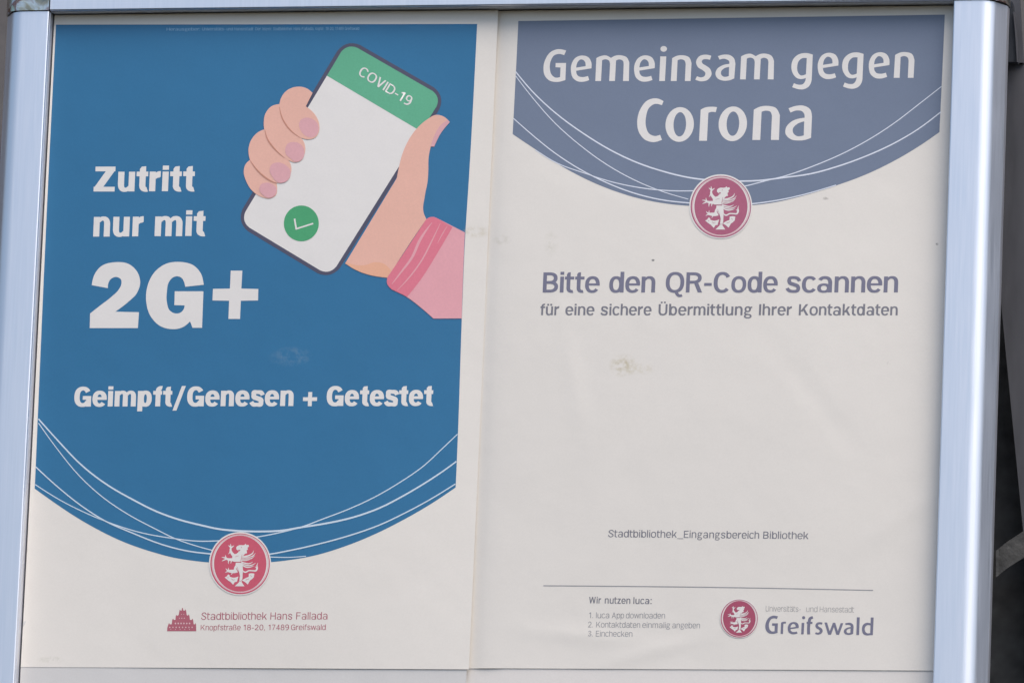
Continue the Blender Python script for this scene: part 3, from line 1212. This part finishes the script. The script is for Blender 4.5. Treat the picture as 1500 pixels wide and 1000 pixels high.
# ------------------------------------------------------------------ crest (units of a 1000 px drawing, centre 517,500)
GRIF = [c_("465,290c 462,262 500,231 548,228c 575,226 600,207c 611,226c 642,222c 650,246c 626,268c 634,288c 614,306c 622,348c 596,352 560,388 545,398c 540,474c 424,474c 406,430 404,392 430,364 470,350 492,330 520,318 500,322 486,320c 520,303 505,294 486,306c"),
        c_("455,486c 538,486c 556,540 560,600 556,690 540,770c 582,832c 440,832c 500,775c 512,700 508,640 478,590 452,530"),
        [stroke("425,380,50 392,340,38 378,300,30 384,262,22")], [stroke("384,266,22 362,244,16 344,232,5")], [stroke("382,264,20 380,236,15 378,208,5")],
        [stroke("386,266,18 408,250,16 428,234,5")], [stroke("376,300,20 362,340,12 346,360,4")],
        [stroke("440,440,56 390,440,42 340,436,34 310,424,22")], [stroke("316,426,20 284,412,16 246,408,5")], [stroke("318,430,20 282,446,16 250,462,5")],
        [stroke("318,424,18 306,400,14 302,374,5")], [stroke("352,446,18 346,476,14 346,504,4")], [stroke("392,452,14 386,476,12 380,498,4")],
        [stroke("470,596,70 430,612,54 384,612,46 340,606,30")], [stroke("346,604,22 322,590,14 306,570,5")], [stroke("346,612,22 322,618,14 300,634,5")],
        [stroke("352,602,16 346,580,12 352,558,4")], [stroke("400,632,16 396,650,10 384,664,4")], [stroke("470,520,26 446,560,30 440,600,30")],
        c_("290,702c 318,690c 344,656c 366,672c 364,690c 420,706 494,686c 470,766c 440,770c 416,810c 372,764c 350,752c"),
        c_("545,745c 600,712 644,694c 646,646c 690,640c 728,646c 720,700c 690,730c 664,746c 630,806c 590,770c"),
        [stroke("540,392,10 610,390,20 668,370,18 704,344,14 716,306,3")], [stroke("545,410,14 630,408,18 700,390,16 744,344,3")],
        [stroke("545,430,14 630,430,18 690,420,12 734,378,3")], [stroke("540,450,14 600,452,14 660,438,8 700,420,3")],
        [stroke("535,474,16 590,492,18 650,500,16 706,472,3")], [stroke("538,492,16 600,520,18 680,524,16 750,488,3")],
        [stroke("542,512,16 590,544,18 650,552,16 724,530,3")],
        [stroke("545,560,12 558,606,17 590,626,20 650,602,18 706,604,18 752,602,22 768,566,26 766,524,14 780,488,3")], [stroke("762,560,16 748,552,10 738,540,3")]]
GLINE = [[stroke("400,474,4 540,474,5")], [stroke("548,364,4 536,420,5 524,470,4")], [stroke("556,420,3 690,404,3")], [stroke("556,440,3 680,430,3")],
         [stroke("560,500,3 660,520,3")], [circle(538, 262, 6)], [stroke("440,400,3 470,392,4 500,384,3")], [stroke("470,540,3 500,620,4 516,690,3")],
         [stroke("390,720,5 420,740,5 440,730,4")], [stroke("600,740,5 630,730,5 650,720,4")], [stroke("500,740,5 520,760,5 540,740,4")],
         [stroke("330,700,4 350,710,5")], [stroke("670,670,4 690,690,5")], [stroke("560,610,3 556,700,4")]]


def annulus(cx, cy, r1x, r1y, r0x, r0y, dx=0, dy=0):
    return [circle(cx, cy, r1x, r1y, 64), circle(cx + dx, cy + dy, r0x, r0y, 64)]


def crest(cx, cy, rad, main, parent, surf):
    s = 457 / rad
    T = lambda sh: [[(cx + (x - 517) / s, cy + (y - 500) / s) for x, y in c] for c in sh]
    c0 = ink('crest', [T([circle(517, 500, 457, 466, 64)])], MAT['white'], parent, surf, 5, grid=14)
    ink('outer_ring', [T(annulus(518, 502, 438, 446, 422, 430, 3, -4))], MAT[main], c0, surf, 6)
    ink('blush_ring', [T(annulus(518, 502, 419, 427, 404, 412, 3, -5))], MAT['blush'], c0, surf, 6)
    ink('disc', [T([circle(520, 500, 385, 412, 64)])], MAT[main], c0, surf, 6, grid=14)
    g = ink('griffin', [T(sh) for sh in GRIF], MAT['white'], c0, surf, 7)
    ink('griffin_line', [T(sh) for sh in GLINE], MAT[main], c0, surf, 8)
    return c0


crest(351.6, 825, 45.5, 'red', pl, L_)

# library line with its gabled house
gx = crop(230, 880, 5.556)
steps = [(82, 243), (84, 215), (92, 188), (98, 176), (104, 188), (120, 186), (124, 150), (131, 140), (138, 152), (150, 150), (153, 118), (158, 110), (164, 118),
         (176, 112), (182, 78), (187, 66), (192, 76), (200, 74), (205, 54), (210, 54), (214, 74), (226, 76), (231, 64), (237, 78), (242, 112), (252, 116), (258, 106),
         (264, 118), (268, 150), (282, 152), (288, 140), (294, 152), (298, 186), (308, 188), (313, 176), (318, 190), (319, 243)]
house = ink('house_emblem', [gx([steps])], MAT['rose'], pl, L_, 2)
dots = []
for y, xs, rr in ((212, range(104, 312, 26), 5), (180, range(150, 268, 23), 6), (138, range(182, 240, 20), 4), (106, (200, 218), 3), (228, range(112, 300, 38), 3)):
    for x in xs:
        dots.append(gx([circle(x, y, rr, rr * 1.2, 10)]))
ink('house_window', dots, MAT['blush'], house, L_, 3)
lettering('address_line', [("Stadtbibliothek", 294.8, 390.8), ("Hans", 396, 428), ("Fallada", 433.8, 479.8)], line_y(295, 906.9, 480, 906.4), 10.4, 11.5, 'rose', pl, L_, gap=16)
lettering('address_line', [("Knopfstraße", 293.9, 352.4), ("18-20,", 356.5, 388), ("17489", 392.9, 423), ("Greifswald", 426.2, 477)], line_y(294, 922.3, 477, 921.8), 7.9, 11.5, 'rose', pl, L_, gap=16)

# ================================================================== SLATE POSTER
Cc = crop(740, 90, 4.547)
Dd = crop(1080, 110, 4.839)
botR = pts_of(Cc, "50,485 200,585 380,700 550,790 720,860 900,915 1080,948 1225,962") + \
       pts_of(Dd, "110,922 250,905 450,860 680,790 900,710 1100,615 1280,510 1433,405")
le = [tuple(p[:2]) for p in spline([(759.3, 31.2), (756.5, 90), (751, 196.7)], False, 5)]
re_ = [tuple(p[:2]) for p in spline([(1384, 21.8), (1379.4, 126), (1376.1, 193.7)], False, 5)]
field = le[:-1] + [tuple(p[:2]) for p in spline(botR, False, 4)] + re_[::-1][1:]
ink('colour_field', [[field]], MAT['slate'], pr, R_, 1, grid=11)
swoosh([(Cc, "70,70 180,200 330,340 520,480 700,590 880,675 1060,735 1230,775 1330,788"),
        (Dd, "30,752 150,748 320,728 520,700 720,645 900,580 1100,490 1280,385 1443,262")], 2.2, 'cool', pr, R_, .75)
swoosh([(Cc, "70,98 180,240 330,410 500,560 680,690 850,785 1000,850 1220,918")], 1.4, 'cool', pr, R_)
swoosh([(Cc, "55,380 180,490 330,610 500,720 680,810 850,875 1030,920 1225,943"), (Dd, "110,912 300,885 480,845 620,805 700,780")], 1.8, 'cool', pr, R_)
swoosh([(Cc, "200,590 350,680 520,742 700,800 860,835 1040,858 1260,862"),
        (Dd, "65,785 200,750 340,715 540,645 740,560 920,465 1100,350 1290,205 1447,82")], 1.5, 'cool', pr, R_)

# humanist headline, traced letter by letter
ca, cb, cd = crop(780, 50, 5), crop(1070, 50, 5), crop(910, 130, 5)
hG = c_("247,122c 185,112 130,135 95,185 80,250 90,305 125,342 175,352 241,338c 246,213c 170,213c 168,244c 205,246c 202,316c 168,320 140,298 127,250 135,195 160,157 195,147 232,156c")
hE = [outline("432,252c 430,205 410,172 365,158 315,175 285,225 282,275 295,320 330,347 375,350 416,338c 406,308c 365,316 335,308 322,288 320,270c"),
      outline("320,247c 389,236c 386,208 373,192 354,187 332,205")]
hM = c_("460,345c 468,177c 500,162 540,158 575,176c 605,160 650,157 690,172 709,210c 706,345c 663,345c 668,220c 662,198 635,187 612,195c 604,345c 562,345c 568,220c 560,196 537,186 510,193c 502,345c")
hN = c_("1013,345c 1023,178c 1060,160 1105,157 1145,170 1165,215c 1158,345c 1116,345c 1122,222c 1113,195 1090,186 1063,193c 1056,345c")
hI = [c_("928,345c 936,165c 980,165c 970,345c")[0]]
hDot = [circle(961, 110, 24, 21)]
hS = c_("1310,160c 1265,152 1220,165 1198,205 1213,245 1245,265 1266,287 1260,308 1240,318 1205,310c 1192,335c 1235,347 1285,335 1312,293 1300,255 1270,232 1245,215 1240,200 1250,188 1270,185 1300,190c")
hA = [outline("1358,163c 1400,152 1445,155 1475,178 1486,222c 1478,326c 1440,340 1395,342 1355,325 1340,295 1350,260 1385,233 1442,219c 1440,200 1425,188 1400,182 1370,189c"),
      outline("1440,242c 1400,255 1382,275 1382,297 1397,312 1438,309c")]
hGs = [outline("603,152c 595,335c 588,362 568,390 530,406 490,403 452,390c 465,361c 500,372 530,368 546,348 552,322c 530,330 490,325 457,290 446,240 460,185 500,150 550,140"),
       outline("559,177c 522,180 500,200 489,240 494,280 513,303 553,295c")]
hC = c_("310,92c 260,72 195,85 140,150 117,240 130,320 175,375 235,392 298,375c 285,338c 245,347 205,330 181,275 182,205 205,140 245,113 298,122c")
hO = [circle(428, 263, 104, 127), circle(429, 262, 46, 89)]
hR = c_("570,382c 582,155c 610,140 660,133 702,136c 692,173c 660,171 638,178c 628,382c")
hN2 = c_("960,376c 971,155c 1010,135 1075,127 1132,142 1162,195c 1155,376c 1096,376c 1104,200c 1092,170 1060,162 1028,170c 1018,376c")
hA2 = [outline("1225,145c 1280,127 1335,125 1382,150 1397,205c 1390,360c 1350,375 1300,380 1240,370 1203,330 1207,285 1245,243 1343,213c 1340,185 1325,167 1290,160 1240,176c"),
       outline("1340,240c 1285,262 1257,295 1260,325 1285,347 1337,343c")]


def skew_o(shape):
    return [[(x + (263 - y) * .035, y) for x, y in c] for c in shape]


hO = skew_o(hO)
ha_ = ca
ink('headline', [ca(hG), ca(hE), ca(hM), ca(move(hE, 463, -1)), ca(hI), ca(hDot), ca(hN), ca(hS), ca(hA),
                 move(ca(hM), 212, -2.4), cb(hGs), move(ca(hE), 361.6, -4.0),
                 cb(move(hGs, 372, -5)), move(ca(hE), 436.4, -4.8), move(ca(hN), 326.6, -4.7)], MAT['white'], pr, R_, 2)
ink('headline', [cd(hC), cd(hO), cd(hR), cd(move(hO, 389, -5)), cd(hN2), cd(hA2)], MAT['white'], pr, R_, 2)
crest(1055.8, 302.6, 46.2, 'wine', pr, R_)

lettering('scan_request', [("Bitte", 794.9, 878), ("den", 892, 959.4), ("QR-Code", 974.7, 1138.8), ("scannen", 1151.7, 1315.2)],
          line_y(795, 428.3, 1315, 428.1), 29.4, 17.6, 'violet', pr, R_, gap=9)
lettering('lettering_line', [("für", 791.3, 818.8), ("eine", 828, 870.6), ("sichere", 879.9, 954.2), ("Übermittlung", 964.4, 1101.4),
                             ("Ihrer", 1111.6, 1159.8), ("Kontaktdaten", 1170, 1314.8)], line_y(791, 461.4, 1315, 461.6), 16.1, 17, 'grey', pr, R_, gap=13)
lettering('place_line', [("Stadtbibliothek", 891, 991.4), ("_", 992, 1001), ("Eingangsbereich", 1001.6, 1112), ("Bibliothek", 1117.9, 1184.2)],
          line_y(891, 786, 1184, 789), 10.4, 13.5, 'grey', pr, R_, gap=15)
ink('rule', [[ribbon([(796, 857.2, 1.3), (1050, 859.6, 1.3), (1279, 864, 1.3)])]], MAT['midgrey'], pr, R_, 2)
lettering('note_heading', [("Wir", 862.8, 880.4), ("nutzen", 885.8, 923.2), ("luca:", 927.6, 954.4)], line_y(863, 882.9, 954, 884), 9.4, 16, 'grey', pr, R_, gap=16)
lettering('note_line', [("1.", 862.6, 868.5), ("luca", 873, 892.6), ("App", 896.2, 914), ("downloaden", 916.8, 974)], line_y(863, 904.4, 974, 905), 8.2, 11, 'midgrey', pr, R_, gap=16)
lettering('note_line', [("2.", 861.5, 868.5), ("Kontaktdaten", 873.2, 937.6), ("einmalig", 940.8, 981.4), ("angeben", 984.8, 1025.2)], line_y(861, 918, 1025, 919.4), 8.2, 11, 'midgrey', pr, R_, gap=16)
lettering('note_line', [("3.", 861.4, 868.2), ("Einchecken", 872.8, 926.2)], line_y(861, 931.2, 926, 931.8), 8.2, 11, 'midgrey', pr, R_, gap=16)

# town mark
MAT['deepwine'] = paper_like('deep wine red crest print', (.40, .085, .145), .5, .3, False, .05)
cm = crest(1082.8, 905.2, 28.4, 'deepwine', pr, R_)
s9 = 5.769
P8 = crop(1040, 865, s9)


def scaled(shape, src, base, x_left, y_base, k, sx=1.0):
    """letter traced at source pixels -> placed with its left edge and baseline, k = size ratio"""
    return [[(x_left + ((x - src) + (base - y) * 0) / 5 * k * sx, y_base - (base - y) / 5 * k) for x, y in c] for c in shape]


kG = 26.2 / 47.2
kl = 17.6 / 38.0            # from the headline's x-height


def gy(x):
    return 927.4 + (x - 1121) * (2.2 / 158)


mark = [scaled(hG, 80, 350, 1121.1, gy(1121), kG, 1.0),
        scaled(hR, 570, 382, 1143.4, gy(1143), 17.6 / 49, .85),
        scaled(hE, 280, 348, 1153.8, gy(1154), kl, 1.15),
        scaled(hI, 928, 345, 1173.6, gy(1174), kl, .95), [circle(1177.2, 903.9, 2.3, 2.2)],
        scaled(hS, 1190, 345, 1193.6, gy(1194), kl, 1.02),
        scaled(hA, 1338, 342, 1235.8, gy(1236), kl, 1.07)]
fb = gy(1185)
mark += [[stroke("1184.6,%.2f,4.3c 1185.4,910,4.3 1186.6,905.4,4.2 1190.8,903.4,3.6" % fb)], [[(1181.6, 910), (1190.2, 910), (1190, 913), (1181.6, 913)]]]
wb = gy(1220)
for a, b in (((1209.6, 911), (1215.0, wb)), ((1222.0, 911.4), (1215.4, wb)), ((1221.6, 911.4), (1227.0, wb + .2)), ((1233.4, 912), (1227.2, wb + .2))):
    mark.append([[(a[0] - 1.9, a[1]), (a[0] + 1.9, a[1]), (b[0] + 1.9, b[1]), (b[0] - 1.9, b[1])]])
lb = gy(1256)
mark += [[[(1254.4, lb), (1255.2, 903.4), (1259.4, 903.4), (1258.4, lb)]]]
db_ = gy(1270)
mark += [[outline("1262.6,%.1f 1264.4,914.4 1268.6,911.6 1275.4,912.2c 1274.8,%.1fc 1270,%.1f 1265,%.1f" % (db_ - 8, db_ - .2, db_ + .4, db_ - 1.4)),
          outline("1266.8,%.1f 1268,916.6 1271,914.8 1275.4,915.4c 1275,%.1fc 1271,%.1f 1268.2,%.1f" % (db_ - 8, db_ - 3.2, db_ - 2.6, db_ - 4.2))],
         [[(1274.6, db_), (1275.6, 903.6), (1279.8, 903.7), (1278.6, db_)]]]
ink('town_name', mark, MAT['violet'], pr, R_, 2)
lettering('town_line', [("Universitäts-", 1121.5, 1173), ("und", 1180.8, 1197.4), ("Hansestadt", 1200.7, 1251)], line_y(1121, 894.6, 1251, 896.2), 8.0, 10, 'lightgrey', pr, R_, gap=16)
